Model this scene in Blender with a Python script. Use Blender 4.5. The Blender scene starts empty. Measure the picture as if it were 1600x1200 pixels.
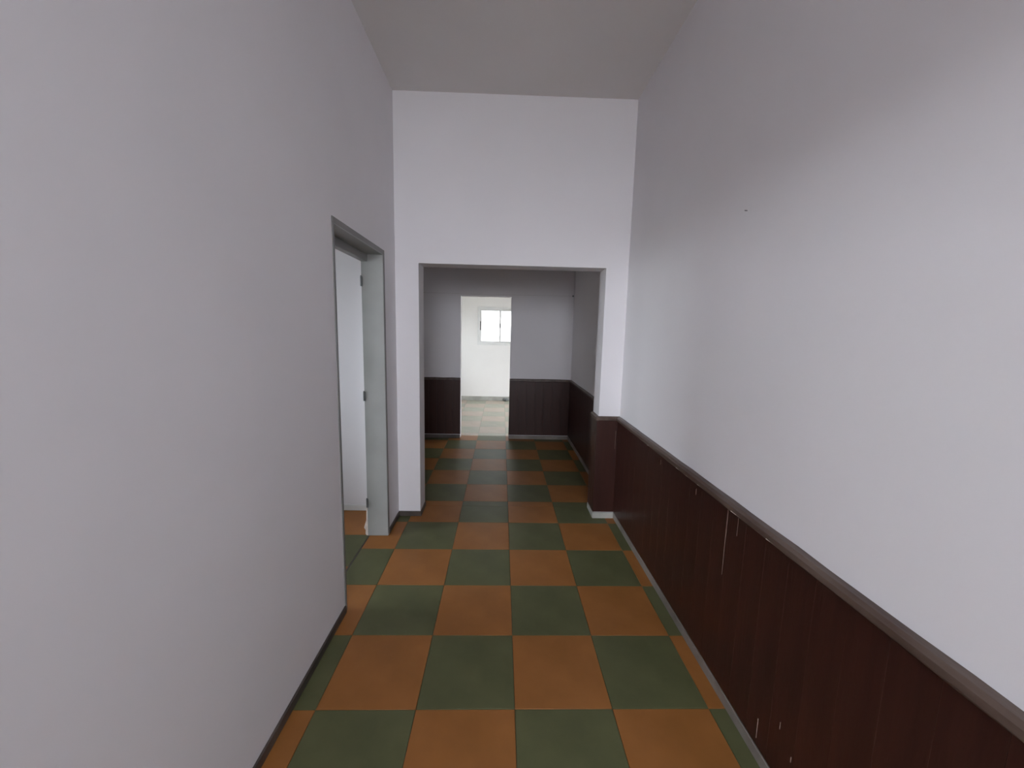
import bpy, bmesh, math, random
from mathutils import Matrix, Vector

random.seed(11)
SC = bpy.context.scene
COL = SC.collection

# ------------------------------------------------------------ camera
H = 1.54
pi_, ya_, ro_ = math.radians(7.5852), math.radians(1.5838), math.radians(1.2828)
fwd = Vector((math.sin(ya_) * math.cos(pi_), math.cos(ya_) * math.cos(pi_), -math.sin(pi_)))
rgt = Vector((math.cos(ya_), -math.sin(ya_), 0))
up = rgt.cross(fwd)
r2 = rgt * math.cos(ro_) + up * math.sin(ro_)
u2 = -rgt * math.sin(ro_) + up * math.cos(ro_)
cam = bpy.data.cameras.new('camera')
cam.sensor_width = 36.0
cam.lens = 36.0 * 628.48 / 1600.0
cam.clip_start = 0.02
camo = bpy.data.objects.new('camera', cam)
M = Matrix((r2, u2, -fwd)).transposed().to_4x4()
M.translation = Vector((0, 0, H))
camo.matrix_world = M
COL.objects.link(camo)
SC.camera = camo

# ------------------------------------------------------------ world, exposure
SC.view_settings.view_transform = 'Standard'
SC.view_settings.look = 'None'
SC.view_settings.gamma = 1.0
SC.view_settings.use_curve_mapping = False
SC.view_settings.exposure = 0.0
SKY = 25.5
w = bpy.data.worlds.new('overcast_sky')
w.use_nodes = True
SC.world = w
bg = w.node_tree.nodes['Background']
bg.inputs[0].default_value = (0.92, 0.955, 1.03, 1)
bg.inputs[1].default_value = SKY
SC.cycles.use_denoising = True
SC.cycles.max_bounces = 14
SC.cycles.diffuse_bounces = 10
SC.cycles.glossy_bounces = 5
SC.cycles.transmission_bounces = 6
SC.cycles.sample_clamp_indirect = 8.0


def portal(loc, direction, sx, sy):
    """Sampling portal: gives no light itself, only guides the sky's light through an opening."""
    l = bpy.data.lights.new('sky_portal', 'AREA')
    l.shape = 'RECTANGLE'
    l.size, l.size_y = sx, sy
    l.cycles.is_portal = True
    o = bpy.data.objects.new('sky_portal', l)
    o.location = loc
    o.rotation_euler = Vector(direction).to_track_quat('-Z', 'Z').to_euler()
    COL.objects.link(o)


# ------------------------------------------------------------ layout (metres)
XL, XR = -0.824, 0.970            # hall walls
YB0 = -3.2                        # wall behind the camera
YE, YE2 = 3.180, 3.375            # end wall of hall
ZC = 3.24
OL, OR, OT = -0.646, 0.7975, 2.033  # wide opening in end wall
DN, DF, DT = 2.031, 2.861, 2.045  # left doorway
XLI = -0.966                      # inner face of left wall
YB, YB2 = 5.62, 5.76              # back wall of second room
D2L, D2R, D2T = -0.570, 0.123, 1.995
XR2 = 0.986
YF = 8.74
TX, TY, T = 0.0815, 1.4583, 0.4039

# ------------------------------------------------------------ materials


def newmat(name):
    m = bpy.data.materials.new(name)
    m.use_nodes = True
    nt = m.node_tree
    return m, nt, nt.nodes['Principled BSDF']


def noise_bump(nt, b, scale, strength, dist=0.002, detail=4):
    tc = nt.nodes.new('ShaderNodeTexCoord')
    n = nt.nodes.new('ShaderNodeTexNoise')
    n.inputs['Scale'].default_value = scale
    n.inputs['Detail'].default_value = detail
    bp = nt.nodes.new('ShaderNodeBump')
    bp.inputs['Strength'].default_value = strength
    bp.inputs['Distance'].default_value = dist
    nt.links.new(tc.outputs['Object'], n.inputs['Vector'])
    nt.links.new(n.outputs['Fac'], bp.inputs['Height'])
    nt.links.new(bp.outputs['Normal'], b.inputs['Normal'])
    return tc, n


def mottled(name, c1, c2, rough, scale=3.0, bump=0.15, bscale=60, spec=0.5, stretch=None, detail=5):
    m, nt, b = newmat(name)
    tc, n = noise_bump(nt, b, bscale, bump)
    n2 = nt.nodes.new('ShaderNodeTexNoise')
    n2.inputs['Scale'].default_value = scale
    n2.inputs['Detail'].default_value = detail
    src = tc.outputs['Object']
    if stretch:
        mp = nt.nodes.new('ShaderNodeMapping')
        mp.inputs['Scale'].default_value = stretch
        nt.links.new(src, mp.inputs['Vector'])
        src = mp.outputs['Vector']
        nt.links.new(src, n.inputs['Vector'])
    nt.links.new(src, n2.inputs['Vector'])
    cr = nt.nodes.new('ShaderNodeValToRGB')
    cr.color_ramp.elements[0].position = 0.35
    cr.color_ramp.elements[1].position = 0.65
    cr.color_ramp.elements[0].color = (*c1, 1)
    cr.color_ramp.elements[1].color = (*c2, 1)
    nt.links.new(n2.outputs['Fac'], cr.inputs['Fac'])
    nt.links.new(cr.outputs['Color'], b.inputs['Base Color'])
    b.inputs['Roughness'].default_value = rough
    b.inputs['Specular IOR Level'].default_value = spec
    return m


MAT = {}
MAT['wall'] = mottled('white_plaster', (0.70, 0.685, 0.705), (0.73, 0.715, 0.735), 0.75, 1.2, 0.04, 25, 0.2)
MAT['ceil'] = mottled('ceiling_paint', (0.66, 0.64, 0.63), (0.69, 0.67, 0.66), 0.85, 1.2, 0.08, 35, 0.2)
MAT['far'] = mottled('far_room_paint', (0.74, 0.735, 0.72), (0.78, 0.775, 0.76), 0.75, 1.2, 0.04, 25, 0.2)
MAT['grey'] = mottled('grey_enamel_frame', (0.25, 0.255, 0.245), (0.29, 0.295, 0.285), 0.45, 4, 0.15, 12, 0.5)
MAT['greydark'] = mottled('grey_enamel_edge', (0.16, 0.155, 0.15), (0.20, 0.195, 0.19), 0.5, 4, 0.1, 12, 0.5)
MAT['orange'] = mottled('orange_vinyl', (0.240, 0.098, 0.026), (0.290, 0.118, 0.033), 0.44, 5, 0.06, 30, 0.2)
MAT['green'] = mottled('green_vinyl', (0.082, 0.086, 0.039), (0.103, 0.106, 0.049), 0.44, 5, 0.06, 30, 0.2)
MAT['orange_far'] = mottled('glare_pale_orange_vinyl', (0.33, 0.275, 0.215), (0.37, 0.31, 0.245), 0.26, 5, 0.0, 30, 0.5)  # paler copies of both tiles: glare on the far floor put into the colour
MAT['green_far'] = mottled('glare_pale_green_vinyl', (0.255, 0.25, 0.19), (0.295, 0.285, 0.22), 0.26, 5, 0.0, 30, 0.5)
MAT['grout'] = mottled('floor_bed', (0.09, 0.06, 0.035), (0.12, 0.08, 0.05), 0.7, 8)
MAT['sideslab'] = MAT['grout']
MAT['board'] = mottled('dark_stained_wood', (0.026, 0.0085, 0.0065), (0.042, 0.014, 0.010), 0.36, 3.0, 0.35, 20, 0.3,
                       stretch=(6, 6, 0.5))
MAT['rail'] = mottled('worn_rail_wood', (0.055, 0.032, 0.024), (0.105, 0.075, 0.060), 0.38, 4.0, 0.4, 20, 0.5,
                      stretch=(5, 1.0, 5))
MAT['gap'] = mottled('backing_wood', (0.010, 0.006, 0.005), (0.016, 0.010, 0.008), 0.8, 4)
MAT['base'] = mottled('grey_skirting', (0.30, 0.30, 0.27), (0.42, 0.42, 0.39), 0.5, 6, 0.3, 40)
MAT['basemid'] = mottled('dull_brown_grey_skirting', (0.15, 0.13, 0.115), (0.22, 0.20, 0.18), 0.5, 6, 0.3, 40)
MAT['basedark'] = mottled('brown_skirting', (0.045, 0.035, 0.030), (0.085, 0.068, 0.058), 0.5, 6, 0.3, 40)
MAT['chip'] = mottled('bare_plaster_chip', (0.55, 0.47, 0.42), (0.70, 0.62, 0.56), 0.9, 20)
MAT['chipwood'] = mottled('bare_wood_scratch', (0.16, 0.10, 0.08), (0.26, 0.18, 0.15), 0.8, 20)
MAT['metal'] = mottled('dull_hinge_steel', (0.10, 0.11, 0.11), (0.16, 0.17, 0.17), 0.45, 20)
MAT['alu'] = mottled('white_aluminium', (0.62, 0.63, 0.62), (0.68, 0.69, 0.68), 0.4, 6)
MAT['black'] = mottled('black_plastic', (0.02, 0.02, 0.02), (0.03, 0.03, 0.03), 0.5, 6)
MAT['string'] = mottled('grey_string', (0.50, 0.49, 0.48), (0.55, 0.54, 0.53), 0.8, 20)
MAT['ground'] = mottled('outdoor_paving', (0.30, 0.29, 0.27), (0.38, 0.37, 0.35), 0.9, 1.5)
MAT['leaf'] = mottled('leaf_green', (0.10, 0.16, 0.05), (0.18, 0.26, 0.09), 0.5, 3)
MAT['bark'] = mottled('bark_brown', (0.10, 0.075, 0.05), (0.16, 0.12, 0.09), 0.9, 8)
m, nt, b = newmat('window_glass')
for nn in list(nt.nodes):
    if nn.type != 'OUTPUT_MATERIAL':
        nt.nodes.remove(nn)
tr = nt.nodes.new('ShaderNodeBsdfTransparent')
tr.inputs[0].default_value = (0.93, 0.95, 0.94, 1)
gl = nt.nodes.new('ShaderNodeBsdfGlossy')
gl.inputs['Roughness'].default_value = 0.02
fr = nt.nodes.new('ShaderNodeFresnel')
mx = nt.nodes.new('ShaderNodeMixShader')
nt.links.new(fr.outputs[0], mx.inputs[0])
nt.links.new(tr.outputs[0], mx.inputs[1])
nt.links.new(gl.outputs[0], mx.inputs[2])
nt.links.new(mx.outputs[0], [n for n in nt.nodes if n.type == 'OUTPUT_MATERIAL'][0].inputs[0])
MAT['glass'] = m
MAT['glass_dimmed'] = m.copy()
MAT['glass_dimmed'].name = 'dimmed_window_glass'
for n in MAT['glass_dimmed'].node_tree.nodes:
    if n.type == 'BSDF_TRANSPARENT':
        n.inputs[0].default_value = (0.46, 0.46, 0.45, 1)  # clear glass darkened in colour to dim the overbright sky behind it

# ------------------------------------------------------------ mesh helpers


def add_box(bm, x0, x1, y0, y1, z0, z1, bev=0.0):
    vs = [bm.verts.new((x, y, z)) for x in (x0, x1) for y in (y0, y1) for z in (z0, z1)]
    idx = [(0, 1, 3, 2), (4, 6, 7, 5), (0, 4, 5, 1), (2, 3, 7, 6), (0, 2, 6, 4), (1, 5, 7, 3)]
    fs = [bm.faces.new([vs[i] for i in f]) for f in idx]
    if bev > 0:
        es = list({e for f in fs for e in f.edges})
        bmesh.ops.bevel(bm, geom=es, offset=bev, segments=1, affect='EDGES', profile=0.5)


def finish(bm, name, mat, parent=None, **props):
    bmesh.ops.recalc_face_normals(bm, faces=bm.faces[:])
    me = bpy.data.meshes.new(name)
    bm.to_mesh(me)
    bm.free()
    me.materials.append(mat)
    o = bpy.data.objects.new(name, me)
    COL.objects.link(o)
    if parent:
        o.parent = parent
        o.matrix_parent_inverse = parent.matrix_world.inverted()
    for k, v in props.items():
        o[k] = v
    return o


def boxobj(name, mat, b, parent=None, bev=0.0, **props):
    bm = bmesh.new()
    add_box(bm, *b, bev)
    return finish(bm, name, mat, parent, **props)


def boxesobj(name, mat, bs, parent=None, bev=0.0, **props):
    bm = bmesh.new()
    for b in bs:
        add_box(bm, *b, bev)
    return finish(bm, name, mat, parent, **props)


def empty(name, loc, **props):
    o = bpy.data.objects.new(name, None)
    o.empty_display_size = 0.1
    COL.objects.link(o)
    o.location = loc
    o.matrix_world = Matrix.Translation(Vector(loc))
    for k, v in props.items():
        o[k] = v
    return o


S = dict(kind='structure')


def wall_x(name, x0, x1, y0, y1, z1, holes, mat, label):
    """wall running along y; holes = [(ya, yb, za, zb)]"""
    ys = sorted({y0, y1, *[h[0] for h in holes], *[h[1] for h in holes]})
    bm = bmesh.new()
    for a, b in zip(ys, ys[1:]):
        hs = [h for h in holes if h[0] <= a + 1e-6 and h[1] >= b - 1e-6]
        if not hs:
            add_box(bm, x0, x1, a, b, 0, z1)
        else:
            h = hs[0]
            if h[2] > 0:
                add_box(bm, x0, x1, a, b, 0, h[2])
            add_box(bm, x0, x1, a, b, h[3], z1)
    weld(bm)
    return finish(bm, name, mat, label=label, category='wall', **S)


def wall_y(name, y0, y1, x0, x1, z1, holes, mat, label):
    xs = sorted({x0, x1, *[h[0] for h in holes], *[h[1] for h in holes]})
    bm = bmesh.new()
    for a, b in zip(xs, xs[1:]):
        hs = [h for h in holes if h[0] <= a + 1e-6 and h[1] >= b - 1e-6]
        if not hs:
            add_box(bm, a, b, y0, y1, 0, z1)
        else:
            h = hs[0]
            if h[2] > 0:
                add_box(bm, a, b, y0, y1, 0, h[2])
            add_box(bm, a, b, y0, y1, h[3], z1)
    weld(bm)
    return finish(bm, name, mat, label=label, category='wall', **S)


def weld(bm):
    """merge touching boxes: drop the doubled inner faces"""
    seen = {}
    kill = []
    for f in bm.faces:
        k = tuple(round(c, 4) for c in f.calc_center_median()) + (round(f.calc_area(), 5),)
        if k in seen:
            kill += [f, seen[k]]
        seen[k] = f
    bmesh.ops.delete(bm, geom=list(set(kill)), context='FACES')
    bmesh.ops.remove_doubles(bm, verts=bm.verts[:], dist=1e-5)


# ------------------------------------------------------------ walls, ceilings
SZ0, BZS, BDT = 0.0, 1.25, 2.85
SD0, SD1 = -1.80, 0.30            # doorway to the added gallery beside the camera
BD0, BD1 = -0.55, 0.85             # added window to daylight behind the camera
wall_x('wall_left', XLI, XL, YB0, YE, ZC, [(SD0, SD1, SZ0, 2.045), (DN, DF, 0, DT)], MAT['wall'],
       'plain white wall of the corridor with the grey framed doorway')
wall_right = wall_x('wall_right', XR, XR + 0.15, YB0, YE, ZC, [], MAT['wall'],
       'white corridor wall above the long dark wood wainscot')
wall_y('wall_end', YE, YE2, XLI, XR2 + 0.2, ZC, [(OL, OR, 0, OT)], MAT['wall'],
       'white wall closing the corridor, pierced by the wide square opening')
wall_y('wall_behind', YB0 - 0.15, YB0, XLI, XR + 0.15, ZC, [(BD0, BD1, BZS, BDT)], MAT['wall'],
       'white wall behind the viewer with an added window to daylight')
boxobj('ceiling', MAT['ceil'], (-3.6, XR + 0.3, YB0 - 0.15, YE2, ZC, ZC + 0.15),
       label='high pale ceiling over the corridor', category='ceiling', **S)

# side room beyond the left doorway
SX0 = -3.5
wall_x('wall_side_room', SX0 - 0.15, SX0, 0.6, YE2, ZC, [(1.1, 2.3, 1.0, 2.1)], MAT['wall'],  # unseen window hole added to brighten the side room
       'outer wall of the side room with an added window opening')
wall_y('wall_side_room', 0.45, 0.60, SX0 - 0.15, XLI, ZC, [], MAT['wall'],
       'near wall of the side room behind the corridor wall')
wall_y('wall_side_room', 3.275, YE2, SX0, XLI, ZC, [], MAT['wall'],
       'white wall seen through the grey framed doorway')

# invented gallery out of view; its strip window shapes the bright band on wall_right
GX, GZ0, GZ1 = -3.2, 1.70, 2.36
wall_x('wall_added_gallery', GX - 0.15, GX, -7.0, 0.45, 2.7, [(-6.6, -1.75, GZ0, GZ1)], MAT['wall'],
       'added gallery wall outside the view with a long high strip window')
wall_x('wall_added_gallery', XLI - 0.02, XL, -7.0, YB0 - 0.15, 2.7, [], MAT['wall'], 'inner wall of the added gallery outside the view')
wall_y('wall_added_gallery', -7.15, -7.0, GX - 0.15, XLI, 2.7, [], MAT['wall'], 'end wall of the added gallery outside the view')
boxobj('ceiling', MAT['ceil'], (GX - 0.15, XLI, -7.15, 0.45, 2.7, 2.85), label='ceiling of the added gallery outside the view',
       category='ceiling', **S)

# second room
R2L, R2C = -1.9, 2.75
wall_x('wall_second_room', R2L - 0.15, R2L, YE2, YB, R2C, [(4.45, 4.66, 1.40, 1.61)], MAT['wall'],  # small hidden window hole added to lift the light in this room
       'hidden side wall of the dim second room')
wall_x('wall_second_room', XR2, XR2 + 0.15, YE2, YB, R2C, [], MAT['wall'],
       'dim white wall of the second room above its dark wainscot, beside the pier')
wall_y('wall_back', YB, YB2, -2.5, 2.6, R2C, [(D2L, D2R, 0, D2T)], MAT['wall'],
       'dim white wall across the second room, pierced by the bright narrow doorway')
boxobj('ceiling', MAT['ceil'], (R2L - 0.15, XR2 + 0.2, YE2, YB, R2C, R2C + 0.12),
       label='lower ceiling of the dim second room', category='ceiling', **S)

# third room
R3L, R3R, R3C = -2.3, 2.4, 2.65
WX0, WX1, WZ0, WZ1 = -0.512, 0.46, 1.232, 2.012
wall_y('wall_far', YF, YF + 0.15, R3L, R3R, R3C, [(WX0, WX1, WZ0, WZ1)], MAT['far'],
       'brightly lit far wall with the small sliding window')
wall_x('wall_far_room', R3L - 0.15, R3L, YB2, YF, R3C, [(7.65, 8.55, 1.0, 1.9)], MAT['far'],  # unseen window hole added to brighten the far room
       'side wall of the far room with an added large window opening')
wall_x('wall_far_room', R3R, R3R + 0.15, YB2, YF, R3C, [(7.7, 8.6, 0.0, 2.0)], MAT['far'],  # unseen doorway added so daylight reaches the far wall and floor
       'side wall of the far room with an added open doorway to the yard')
boxobj('ceiling', MAT['far'], (R3L - 0.15, R3R + 0.15, YB, YF + 0.15, R3C + 0.1, R3C + 0.25),
       label='ceiling of the bright far room', category='ceiling', **S)
boxobj('ceiling', MAT['far'], (R3L, R3R, YB2, YF, R3C, R3C + 0.1),
       label='white ceiling board of the bright far room', category='ceiling', **S)

# outdoors
boxobj('ground', MAT['ground'], (-30, 30, -30, 40, -0.30, -0.12),
       label='grey paved ground outside the house', category='ground', **S)

# ------------------------------------------------------------ tiled floors


def tile_mesh(wx, wy, th=0.006, gap=0.0009):
    bm = bmesh.new()
    add_box(bm, gap, wx - gap, gap, wy - gap, -th, 0.0)
    top = [e for e in bm.edges if all(v.co.z > -1e-6 for v in e.verts)]
    bmesh.ops.bevel(bm, geom=top, offset=0.0009, segments=1, affect='EDGES')
    bmesh.ops.recalc_face_normals(bm, faces=bm.faces[:])
    return bm


MESHES = {}


def tiled_floor(label, x0, x1, y0, y1, tx, ty, flip=0, suf=''):
    f = boxobj('floor', MAT['grout'], (x0, x1, y0, y1, -0.10, -0.006), label=label, category='floor', **S)
    i0, i1 = math.floor((x0 - tx) / T), math.ceil((x1 - tx) / T)
    j0, j1 = math.floor((y0 - ty) / T), math.ceil((y1 - ty) / T)
    for j in range(j0, j1):
        for i in range(i0, i1):
            a, b = max(x0, tx + i * T), min(x1, tx + (i + 1) * T)
            c, d = max(y0, ty + j * T), min(y1, ty + (j + 1) * T)
            if b - a < 0.01 or d - c < 0.01:
                continue
            col = 'orange' if (i + j + flip) % 2 == 0 else 'green'
            k = (round(b - a, 3), round(d - c, 3), col + suf)
            if k not in MESHES:
                bm = tile_mesh(b - a, d - c)
                me = bpy.data.meshes.new('floor_tile')
                bm.to_mesh(me)
                bm.free()
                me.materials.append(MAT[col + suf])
                MESHES[k] = me
            o = bpy.data.objects.new('floor_tile', MESHES[k])
            COL.objects.link(o)
            o.parent = f
            o.location = (a, c, random.uniform(-0.0004, 0.0002))
            o['label'] = ('square dull orange vinyl floor tile' if col == 'orange' else
                          'square moss green vinyl floor tile')
    return f


tiled_floor('corridor floor checkered with orange and green vinyl tiles', XLI + 0.008, XR, YB0, YE2, TX, TY)
tiled_floor('floor of the added gallery outside the view', GX, XLI + 0.007, -7.0, 0.45, TX, TY)
tiled_floor('checkered floor of the dim second room', R2L, XR2, YE2, YB2, TX, TY)
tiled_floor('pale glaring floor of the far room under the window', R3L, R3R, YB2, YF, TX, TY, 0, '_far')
tiled_floor('checkered floor of the side room beyond the grey doorway', SX0, XLI, 0.6, 3.275, -0.966, 1.648, 0)

# ------------------------------------------------------------ door frame of the left doorway
d1 = empty('door_1', (XL, (DN + DF) / 2, 0), label='grey painted metal door frame, doorless, in the white corridor wall',
           category='door frame', **S)
fw = 0.028
# linings through the wall thickness
boxobj('jamb', MAT['grey'], (XLI - 0.004, XL + 0.004, DF - 0.012, DF, 0.0, DT), d1, 0.002)
boxobj('jamb', MAT['grey'], (XLI - 0.004, XL + 0.004, DN, DN + 0.012, 0.0, DT), d1, 0.002)
boxobj('head', MAT['grey'], (XLI - 0.004, XL + 0.004, DN + 0.012, DF - 0.012, DT - 0.014, DT), d1, 0.002)
# face flanges
for nm, bx in (('flange', (XL, XL + 0.005, DF - 0.002, DF + 0.022, 0, DT + 0.02)),
               ('flange', (XL, XL + 0.005, DN - 0.006, DN + 0.016, 0, DT + 0.02)),
               ('flange', (XL, XL + 0.005, DN + 0.016, DF - 0.002, DT - 0.010, DT + 0.02))):
    boxobj(nm, MAT['greydark'], bx, d1, 0.0015, label='dark grey edge strip of the frame')
# door stop: rebated inner head
boxobj('door_stop', MAT['grey'], (XLI - 0.004, XLI + 0.040, DN + 0.012, DF - 0.012, DT - 0.062, DT - 0.014), d1, 0.003)
# hinges on the far jamb
for hz in (1.850, 1.052, 0.255):
    bm = bmesh.new()
    add_box(bm, XLI - 0.003, XLI + 0.006, DF - 0.0145, DF - 0.0115, hz - 0.034, hz + 0.034)
    r = bmesh.ops.create_cone(bm, cap_ends=True, segments=10, radius1=0.005, radius2=0.005, depth=0.064)
    bmesh.ops.translate(bm, verts=r['verts'], vec=(XLI - 0.004, DF - 0.018, hz))
    r = bmesh.ops.create_cone(bm, cap_ends=True, segments=10, radius1=0.0045, radius2=0.003, depth=0.008)
    bmesh.ops.translate(bm, verts=r['verts'], vec=(XLI - 0.004, DF - 0.018, hz + 0.036))
    finish(bm, 'hinge', MAT['metal'], d1, label='dull metal hinge on the far jamb')
# broken plaster at the foot of the jamb
bm = bmesh.new()
pts = [(0.0, 0.0), (0.0, 0.235), (-0.006, 0.235), (-0.010, 0.12), (-0.022, 0.085), (-0.028, 0.060), (-0.016, 0.040),
       (-0.018, 0.012), (-0.010, 0.0)]
a = [bm.verts.new((XLI - 0.0045 + p[0], DF - 0.008, p[1])) for p in pts]
c = [bm.verts.new((XLI - 0.0045 + p[0], DF + 0.004, p[1])) for p in pts]
bm.faces.new(a)
bm.faces.new(c[::-1])
for k in range(len(pts)):
    bm.faces.new((a[k], a[(k + 1) % len(pts)], c[(k + 1) % len(pts)], c[k]))
finish(bm, 'plaster_chip', MAT['chip'], d1, label='ragged pale plaster chip at the foot of the jamb')
# threshold strip
boxobj('threshold', MAT['basedark'], (XLI, XLI + 0.008, DN + 0.012, DF - 0.012, -0.09, 0.0), d1,
       label='thin dark joint across the doorway floor')

# plain linings of the side doorway and the added window (outside the view)
for nm, lab, parts in (
    ('door_2', 'open doorway in the corridor wall beside the viewer',
     [(XLI - 0.01, XL + 0.01, SD0, SD0 + 0.03, SZ0, 2.045), (XLI - 0.01, XL + 0.01, SD1 - 0.03, SD1, SZ0, 2.045),
      (XLI - 0.01, XL + 0.01, SD0 + 0.03, SD1 - 0.03, 2.015, 2.045)]),
    ('added_window_4', 'added open window to daylight behind the viewer',
     [(BD0, BD0 + 0.03, YB0 - 0.16, YB0 + 0.01, BZS, BDT), (BD1 - 0.03, BD1, YB0 - 0.16, YB0 + 0.01, BZS, BDT),
      (BD0 + 0.03, BD1 - 0.03, YB0 - 0.16, YB0 + 0.01, BDT - 0.03, BDT)])):
    e = empty(nm, (parts[0][0], parts[0][2], 0), label=lab, category='door frame', **S)
    for k, bx in enumerate(parts):
        boxobj('jamb' if k < 2 else 'head', MAT['grey'], bx, e, 0.003)

# ------------------------------------------------------------ wainscot
RZ0, RZ1 = 0.832, 0.868          # rail bottom and top
BZ0 = 0.058                      # boards start above the skirting


def wainscot(name, label, runs, seed=1, bw=0.115, z1=None):
    """runs: list of (axis, fixed face coordinate, outward sign, start, end)"""
    e = empty(name, (runs[0][1] if runs[0][0] == 'y' else runs[0][3], runs[0][3] if runs[0][0] == 'y' else runs[0][1], 0),
              label=label, category='wainscot', **S)
    rr = random.Random(seed)
    for ax, f, sgn, s0, s1 in runs:
        n = max(1, round(abs(s1 - s0) / bw))
        bwid = (s1 - s0) / n
        # dark backing
        bk = sorted((f, f + sgn * 0.006))
        bx = (bk[0], bk[1], s0, s1, BZ0 + 0.004, RZ0) if ax == 'y' else (s0, s1, bk[0], bk[1], BZ0 + 0.004, RZ0)
        boxobj('backing', MAT['gap'], bx, e)
        for k in range(n):
            a, b = s0 + k * bwid + 0.0003, s0 + (k + 1) * bwid - 0.0003
            off = sorted((f + sgn * 0.006, f + sgn * (0.0145 + rr.uniform(-0.0004, 0.0004))))
            bx = (off[0], off[1], a, b, BZ0, RZ0) if ax == 'y' else (a, b, off[0], off[1], BZ0, RZ0)
            cz = Vector(((bx[0] + bx[1]) / 2, (bx[2] + bx[3]) / 2, 0))
            bm = bmesh.new()
            add_box(bm, bx[0] - cz.x, bx[1] - cz.x, bx[2] - cz.y, bx[3] - cz.y, bx[4], bx[5], 0.0005)
            o = finish(bm, 'board', MAT['board'])
            o.parent = e
            o.matrix_parent_inverse = e.matrix_world.inverted()
            o.location = cz
    return e


def rail(parent, ax, f, sgn, s0, s1, proud=0.034, name='rail'):
    """rounded cap rail: profile swept along the run, slightly uneven"""
    prof = [(0.0, RZ0), (proud - 0.006, RZ0), (proud, RZ0 + 0.007), (proud, RZ1 - 0.011), (proud - 0.010, RZ1 - 0.001),
            (0.0, RZ1)]
    n = max(2, int(abs(s1 - s0) / 0.12))
    bm = bmesh.new()
    rr = random.Random(int(abs(s1) * 977))
    rings = []
    for k in range(n + 1):
        t = s0 + (s1 - s0) * k / n
        j = rr.uniform(-0.0015, 0.0015)
        ring = []
        for (d, z) in prof:
            dd = f + sgn * (d + (j if d > 0 else 0))
            co = (dd, t, z + (j if z > RZ0 else 0)) if ax == 'y' else (t, dd, z + (j if z > RZ0 else 0))
            ring.append(bm.verts.new(co))
        rings.append(ring)
    for A, B in zip(rings, rings[1:]):
        for k in range(len(prof)):
            k2 = (k + 1) % len(prof)
            bm.faces.new((A[k], A[k2], B[k2], B[k]))
    bm.faces.new(rings[0])
    bm.faces.new(rings[-1][::-1])
    return finish(bm, name, MAT['rail'], parent, label='worn brown cap rail along the top of the boards')


tw = wainscot('trim_1', 'long dark brown wood wainscot along the corridor wall, light scratches in it',
              [('y', XR, -1, YB0, YE)], 3)
rail(tw, 'y', XR, -1, YB0, YE - 0.034)
tp = wainscot('trim_2', 'dark wood wainscot wrapping the pier beside the wide opening',
              [('x', YE, -1, OR - 0.0145, XR - 0.016), ('y', OR, -1, YE, YE2)], 5)
rail(tp, 'x', YE, -1, OR - 0.024, XR - 0.0005, 0.020)
rail(tp, 'y', OR, -1, YE - 0.018, YE2, 0.024)
tr2 = wainscot('trim_3', 'nearly black wood wainscot along the second room side wall behind the pier',
               [('y', XR2, -1, YE2 + 0.002, YB)], 7)
rail(tr2, 'y', XR2, -1, YE2, YB - 0.02, 0.024)
tb = wainscot('trim_4', 'dark wainscot on the back wall between the bright doorway and the corner',
              [('x', YB, -1, D2R - 0.002, XR2 - 0.016)], 9)
rail(tb, 'x', YB, -1, D2R - 0.002, XR2 - 0.016, 0.020)
tl = wainscot('trim_5', 'dark wainscot on the back wall, seen between opening edge and bright doorway',
              [('x', YB, -1, R2L, D2L + 0.002)], 13)
rail(tl, 'x', YB, -1, R2L, D2L + 0.002, 0.020)

# light cracks and scratches in the boards
XF = XR - 0.0158
for (y0, za, zb, wd) in ((3.158, 0.60, 0.735, 0.010), (1.566, 0.70, 0.820, 0.0022), (1.568, 0.53, 0.70, 0.0012),
                         (1.492, 0.745, 0.82, 0.0014), (1.262, 0.085, 0.165, 0.0022), (1.16, 0.235, 0.262, 0.0016),
                         (1.84, 0.77, 0.80, 0.0012), (2.28, 0.77, 0.80, 0.0014), (1.10, 0.18, 0.20, 0.0014)):
    if y0 > 3.1:
        continue
    boxobj('scratch', MAT['chipwood'], (XF, XF + 0.0025, y0, y0 + wd, za, zb), tw, label='pale vertical scratch on a dark board')
boxobj('scratch', MAT['chipwood'], (0.938, 0.9405, YE - 0.0158, YE - 0.0140, 0.60, 0.75), tp,
       label='pale vertical scratch on a pier board')
for (y0, l) in ((2.02, 0.03), (1.91, 0.015), (1.79, 0.02), (1.50, 0.035), (1.29, 0.02), (2.45, 0.02)):
    bm = bmesh.new()
    r = bmesh.ops.create_cone(bm, cap_ends=True, segments=5, radius1=0.002, radius2=0.0006, depth=l)
    bmesh.ops.rotate(bm, verts=r['verts'], cent=(0, 0, 0), matrix=Matrix.Rotation(math.pi / 2, 3, 'X'))
    bmesh.ops.translate(bm, verts=r['verts'], vec=(XR - 0.0335, y0, RZ0 + 0.006))
    finish(bm, 'chip', MAT['chip'], tw, label='small pale chip in the rail edge')

# ------------------------------------------------------------ skirtings


def skirting(name, label, boxes, mat, **kw):
    o = boxesobj(name, mat, boxes, bev=0.0025, label=label, category='baseboard', **S)
    return o


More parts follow.
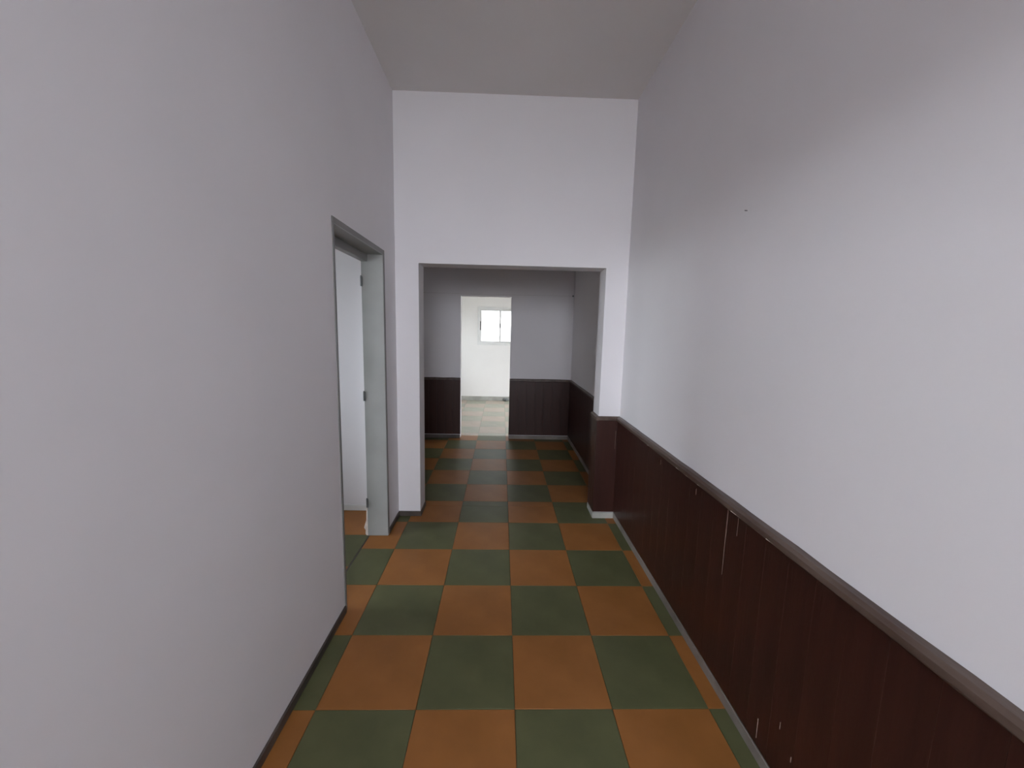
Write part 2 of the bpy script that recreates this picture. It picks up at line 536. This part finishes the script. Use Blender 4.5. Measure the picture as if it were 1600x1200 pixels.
skirting('baseboard_right', 'light grey skirting under the long corridor wainscot',
         [(XR - 0.014, XR, YB0, YE, 0, 0.050)], MAT['basemid'])
skirting('baseboard_pier', 'pale grey skirting at the foot of the pier beside the opening',
         [(OR - 0.016, XR - 0.014, YE - 0.016, YE, 0, 0.050), (OR - 0.016, OR, YE, YE2, 0, 0.050)], MAT['base'])
skirting('baseboard_left', 'thin dark brown skirting along the plain corridor wall before the doorway',
         [(XL, XL + 0.010, YB0, SD0, 0, 0.042), (XL, XL + 0.010, SD1, DN - 0.006, 0, 0.042)], MAT['basedark'])
skirting('baseboard_left', 'short dark skirting between the grey door frame and the corner',
         [(XL, XL + 0.010, DF + 0.022, YE, 0, 0.042)], MAT['basedark'])
skirting('baseboard_end', 'low grey brown skirting under the wall left of the wide opening',
         [(XL + 0.010, OL, YE - 0.010, YE, 0, 0.042), (OL, OL + 0.008, YE - 0.010, YE2, 0, 0.042)], MAT['basedark'])
skirting('baseboard_second_room', 'thin skirting line at the foot of the second room side wainscot',
         [(XR2 - 0.018, XR2, YE2, YB, 0, 0.050)], MAT['basemid'])
skirting('baseboard_back', 'skirting at the foot of the wainscot between doorway and corner',
         [(D2R, XR2 - 0.018, YB - 0.018, YB, 0, 0.050)], MAT['basemid'])
skirting('baseboard_back', 'skirting at the foot of the shadowed wainscot beside the bright doorway',
         [(R2L, D2L, YB - 0.018, YB, 0, 0.050)], MAT['basedark'])
skirting('baseboard_far', 'grey skirting along the bright far wall under the window',
         [(R3L, R3R, YF - 0.012, YF, 0, 0.095)], MAT['base'])
skirting('baseboard_side_room', 'grey skirting in the side room seen through the doorway',
         [(SX0, XLI, 3.263, 3.275, 0, 0.050)], MAT['alu'])

# ------------------------------------------------------------ sliding window in the far wall
w1 = empty('window_1', (WX0, YF, WZ0), label='small white aluminium sliding window in the bright far wall',
           category='window', **S)
ft = 0.036
boxesobj('window_frame', MAT['alu'],
         [(WX0 - 0.012, WX0 + ft, YF - 0.012, YF + 0.07, WZ0 - 0.012, WZ1 + 0.012),
          (WX1 - ft, WX1 + 0.012, YF - 0.012, YF + 0.07, WZ0 - 0.012, WZ1 + 0.012),
          (WX0 + ft, WX1 - ft, YF - 0.012, YF + 0.07, WZ1 - ft, WZ1 + 0.012),
          (WX0 + ft, WX1 - ft, YF - 0.012, YF + 0.07, WZ0 - 0.012, WZ0 + ft)], w1, 0.003)
mid = -0.045
for k, (a, b, yy) in enumerate(((WX0 + ft, mid + 0.024, YF + 0.008), (mid - 0.018, WX1 - ft, YF + 0.038))):
    s = 0.034
    z0, z1 = WZ0 + ft, WZ1 - ft
    sa = boxesobj('sash', MAT['alu'],
                  [(a, a + s, yy, yy + 0.024, z0, z1), (b - s, b, yy, yy + 0.024, z0, z1),
                   (a + s, b - s, yy, yy + 0.024, z1 - s, z1), (a + s, b - s, yy, yy + 0.024, z0, z0 + s)], w1, 0.002)
    boxobj('pane', MAT['glass_dimmed'], (a + s, b - s, yy + 0.010, yy + 0.014, z0 + s, z1 - s), sa)
    hx = a + 0.004 if k == 0 else a + 0.012
    hz0, hz1 = (1.530, 1.720) if k == 0 else (1.590, 1.680)
    hy = yy - 0.012 if k == 0 else YF - 0.002
    boxobj('handle', MAT['black'], (hx, hx + 0.020, hy, yy + 0.001, hz0, hz1), sa, 0.003, label='dark finger latch')

# frames of the unseen windows added to bring in light
for nm, lab, bx in (
    ('added_window_2', 'plain frame of the added side room window', (SX0 - 0.12, SX0 - 0.06, 1.1, 2.3, 1.0, 2.1)),
    ('added_window_3', 'plain frame of the added far room side window', (R3L - 0.12, R3L - 0.06, 7.65, 8.55, 1.0, 1.9))):
    x0, x1, y0, y1, z0, z1 = bx
    e = empty(nm, (x0, y0, z0), label=lab, category='window', **S)
    boxesobj('window_frame', MAT['alu'],
             [(x0, x1, y0, y0 + 0.04, z0, z1), (x0, x1, y1 - 0.04, y1, z0, z1), (x0, x1, y0 + 0.04, y1 - 0.04, z0, z0 + 0.04),
              (x0, x1, y0 + 0.04, y1 - 0.04, z1 - 0.04, z1),
              (x0, x1, (y0 + y1) / 2 - 0.02, (y0 + y1) / 2 + 0.02, z0 + 0.04, z1 - 0.04)], e)
    boxobj('pane', MAT['glass'], (x0 + 0.02, x0 + 0.026, y0 + 0.04, y1 - 0.04, z0 + 0.04, z1 - 0.04), e)

# portals
portal((GX - 0.17, -4.175, (GZ0 + GZ1) / 2), (1, 0, 0), 4.85, GZ1 - GZ0)
portal(((BD0 + BD1) / 2, YB0 - 0.17, (BDT + BZS) / 2), (0, 1, 0), BD1 - BD0, BDT - BZS)
portal((SX0 - 0.17, 1.7, 1.55), (1, 0, 0), 1.2, 1.1)
portal((R2L - 0.17, 4.555, 1.505), (1, 0, 0), 0.21, 0.21)
portal((R3L - 0.17, 8.1, 1.45), (1, 0, 0), 0.9, 0.9)
portal((R3R + 0.17, 8.15, 1.0), (-1, 0, 0), 0.9, 2.0)
portal(((WX0 + WX1) / 2, YF + 0.17, 1.62), (0, -1, 0), 0.97, 0.78)

# ------------------------------------------------------------ small things
# string along the back wall between two nails
cd = empty('string_line', (-0.05, YB - 0.02, 2.025),
           label='thin grey string stretched along the back wall just above the bright doorway', category='string')
bm = bmesh.new()
xa, xb = -1.084, 0.968
n = 24
prev = None
for k in range(n + 1):
    t = k / n
    x = xa + (xb - xa) * t
    z = 2.026 - 0.006 * 4 * t * (1 - t)
    ring = [bm.verts.new((x, YB - 0.014 + 0.002 * math.cos(q), z + 0.002 * math.sin(q)))
            for q in [math.tau * s_ / 6 for s_ in range(6)]]
    if prev:
        for s_ in range(6):
            bm.faces.new((prev[s_], prev[(s_ + 1) % 6], ring[(s_ + 1) % 6], ring[s_]))
    prev = ring
finish(bm, 'strand', MAT['string'], cd)
for x in (xa, xb):
    bm = bmesh.new()
    r = bmesh.ops.create_cone(bm, cap_ends=True, segments=10, radius1=0.012, radius2=0.009, depth=0.024)
    bmesh.ops.rotate(bm, verts=r['verts'], cent=(0, 0, 0), matrix=Matrix.Rotation(math.pi / 2, 3, 'X'))
    bmesh.ops.translate(bm, verts=r['verts'], vec=(x, YB - 0.012, 2.026))
    finish(bm, 'nail', MAT['metal'], cd, label='dark peg holding the string')

# nail in the corridor wall
bm = bmesh.new()
r = bmesh.ops.create_cone(bm, cap_ends=True, segments=8, radius1=0.0015, radius2=0.0015, depth=0.010)
bmesh.ops.rotate(bm, verts=r['verts'], cent=(0, 0, 0), matrix=Matrix.Rotation(math.pi / 2, 3, 'Y'))
r2_ = bmesh.ops.create_cone(bm, cap_ends=True, segments=8, radius1=0.0022, radius2=0.0018, depth=0.002)
bmesh.ops.rotate(bm, verts=r2_['verts'], cent=(0, 0, 0), matrix=Matrix.Rotation(math.pi / 2, 3, 'Y'))
bmesh.ops.translate(bm, verts=r2_['verts'], vec=(-0.005, 0, 0))
bmesh.ops.translate(bm, verts=bm.verts[:], vec=(XR - 0.004, 1.66, 2.035))
finish(bm, 'nail', MAT['metal'], label='tiny nail in the white wall above the long wainscot', category='nail')

# grey lump at the foot of the far wall
bm = bmesh.new()
bmesh.ops.create_icosphere(bm, subdivisions=2, radius=1.0)
rr = random.Random(4)
for v in bm.verts:
    v.co *= rr.uniform(0.75, 1.1)
    v.co.x *= 0.075
    v.co.y *= 0.035
    v.co.z = max(v.co.z * 0.045, -0.035) + 0.035
    v.co += Vector((0.105, YF - 0.055, 0))
finish(bm, 'debris_lump', MAT['metal'], label='small grey lump on the floor against the bright far wall, under the window',
       category='debris')

# tree outside the far window, faint behind the glare
t = empty('tree', (1.15, 12.6, -0.12), label='leafy tree outside the small sliding window, washed out by daylight',
          category='tree')
bm = bmesh.new()
for k in range(2):
    r = bmesh.ops.create_cone(bm, cap_ends=True, segments=10, radius1=0.10 - 0.03 * k, radius2=0.07 - 0.03 * k, depth=1.3)
    bmesh.ops.translate(bm, verts=r['verts'], vec=(1.15 + 0.02 * k, 12.6, 0.53 + 1.2 * k))
finish(bm, 'trunk', MAT['bark'], t)
bm = bmesh.new()
rr = random.Random(8)
for k in range(1400):
    while True:
        p = Vector((rr.uniform(-1, 1), rr.uniform(-1, 1), rr.uniform(-1, 1)))
        if p.length < 1:
            break
    p = Vector((p.x * 0.95, p.y * 0.95, p.z * 1.0)) + Vector((1.2, 12.6, 2.5))
    s = rr.uniform(0.05, 0.09)
    q = Matrix.Rotation(rr.uniform(0, 6.28), 3, 'Z') @ Matrix.Rotation(rr.uniform(-1.2, 1.2), 3, 'X')
    vs = [bm.verts.new(p + q @ Vector(c) * s) for c in ((-1, 0, 0), (0, -0.45, 0.05), (1, 0, 0), (0, 0.45, 0.05))]
    bm.faces.new(vs)
finish(bm, 'foliage', MAT['leaf'], t, kind='stuff')
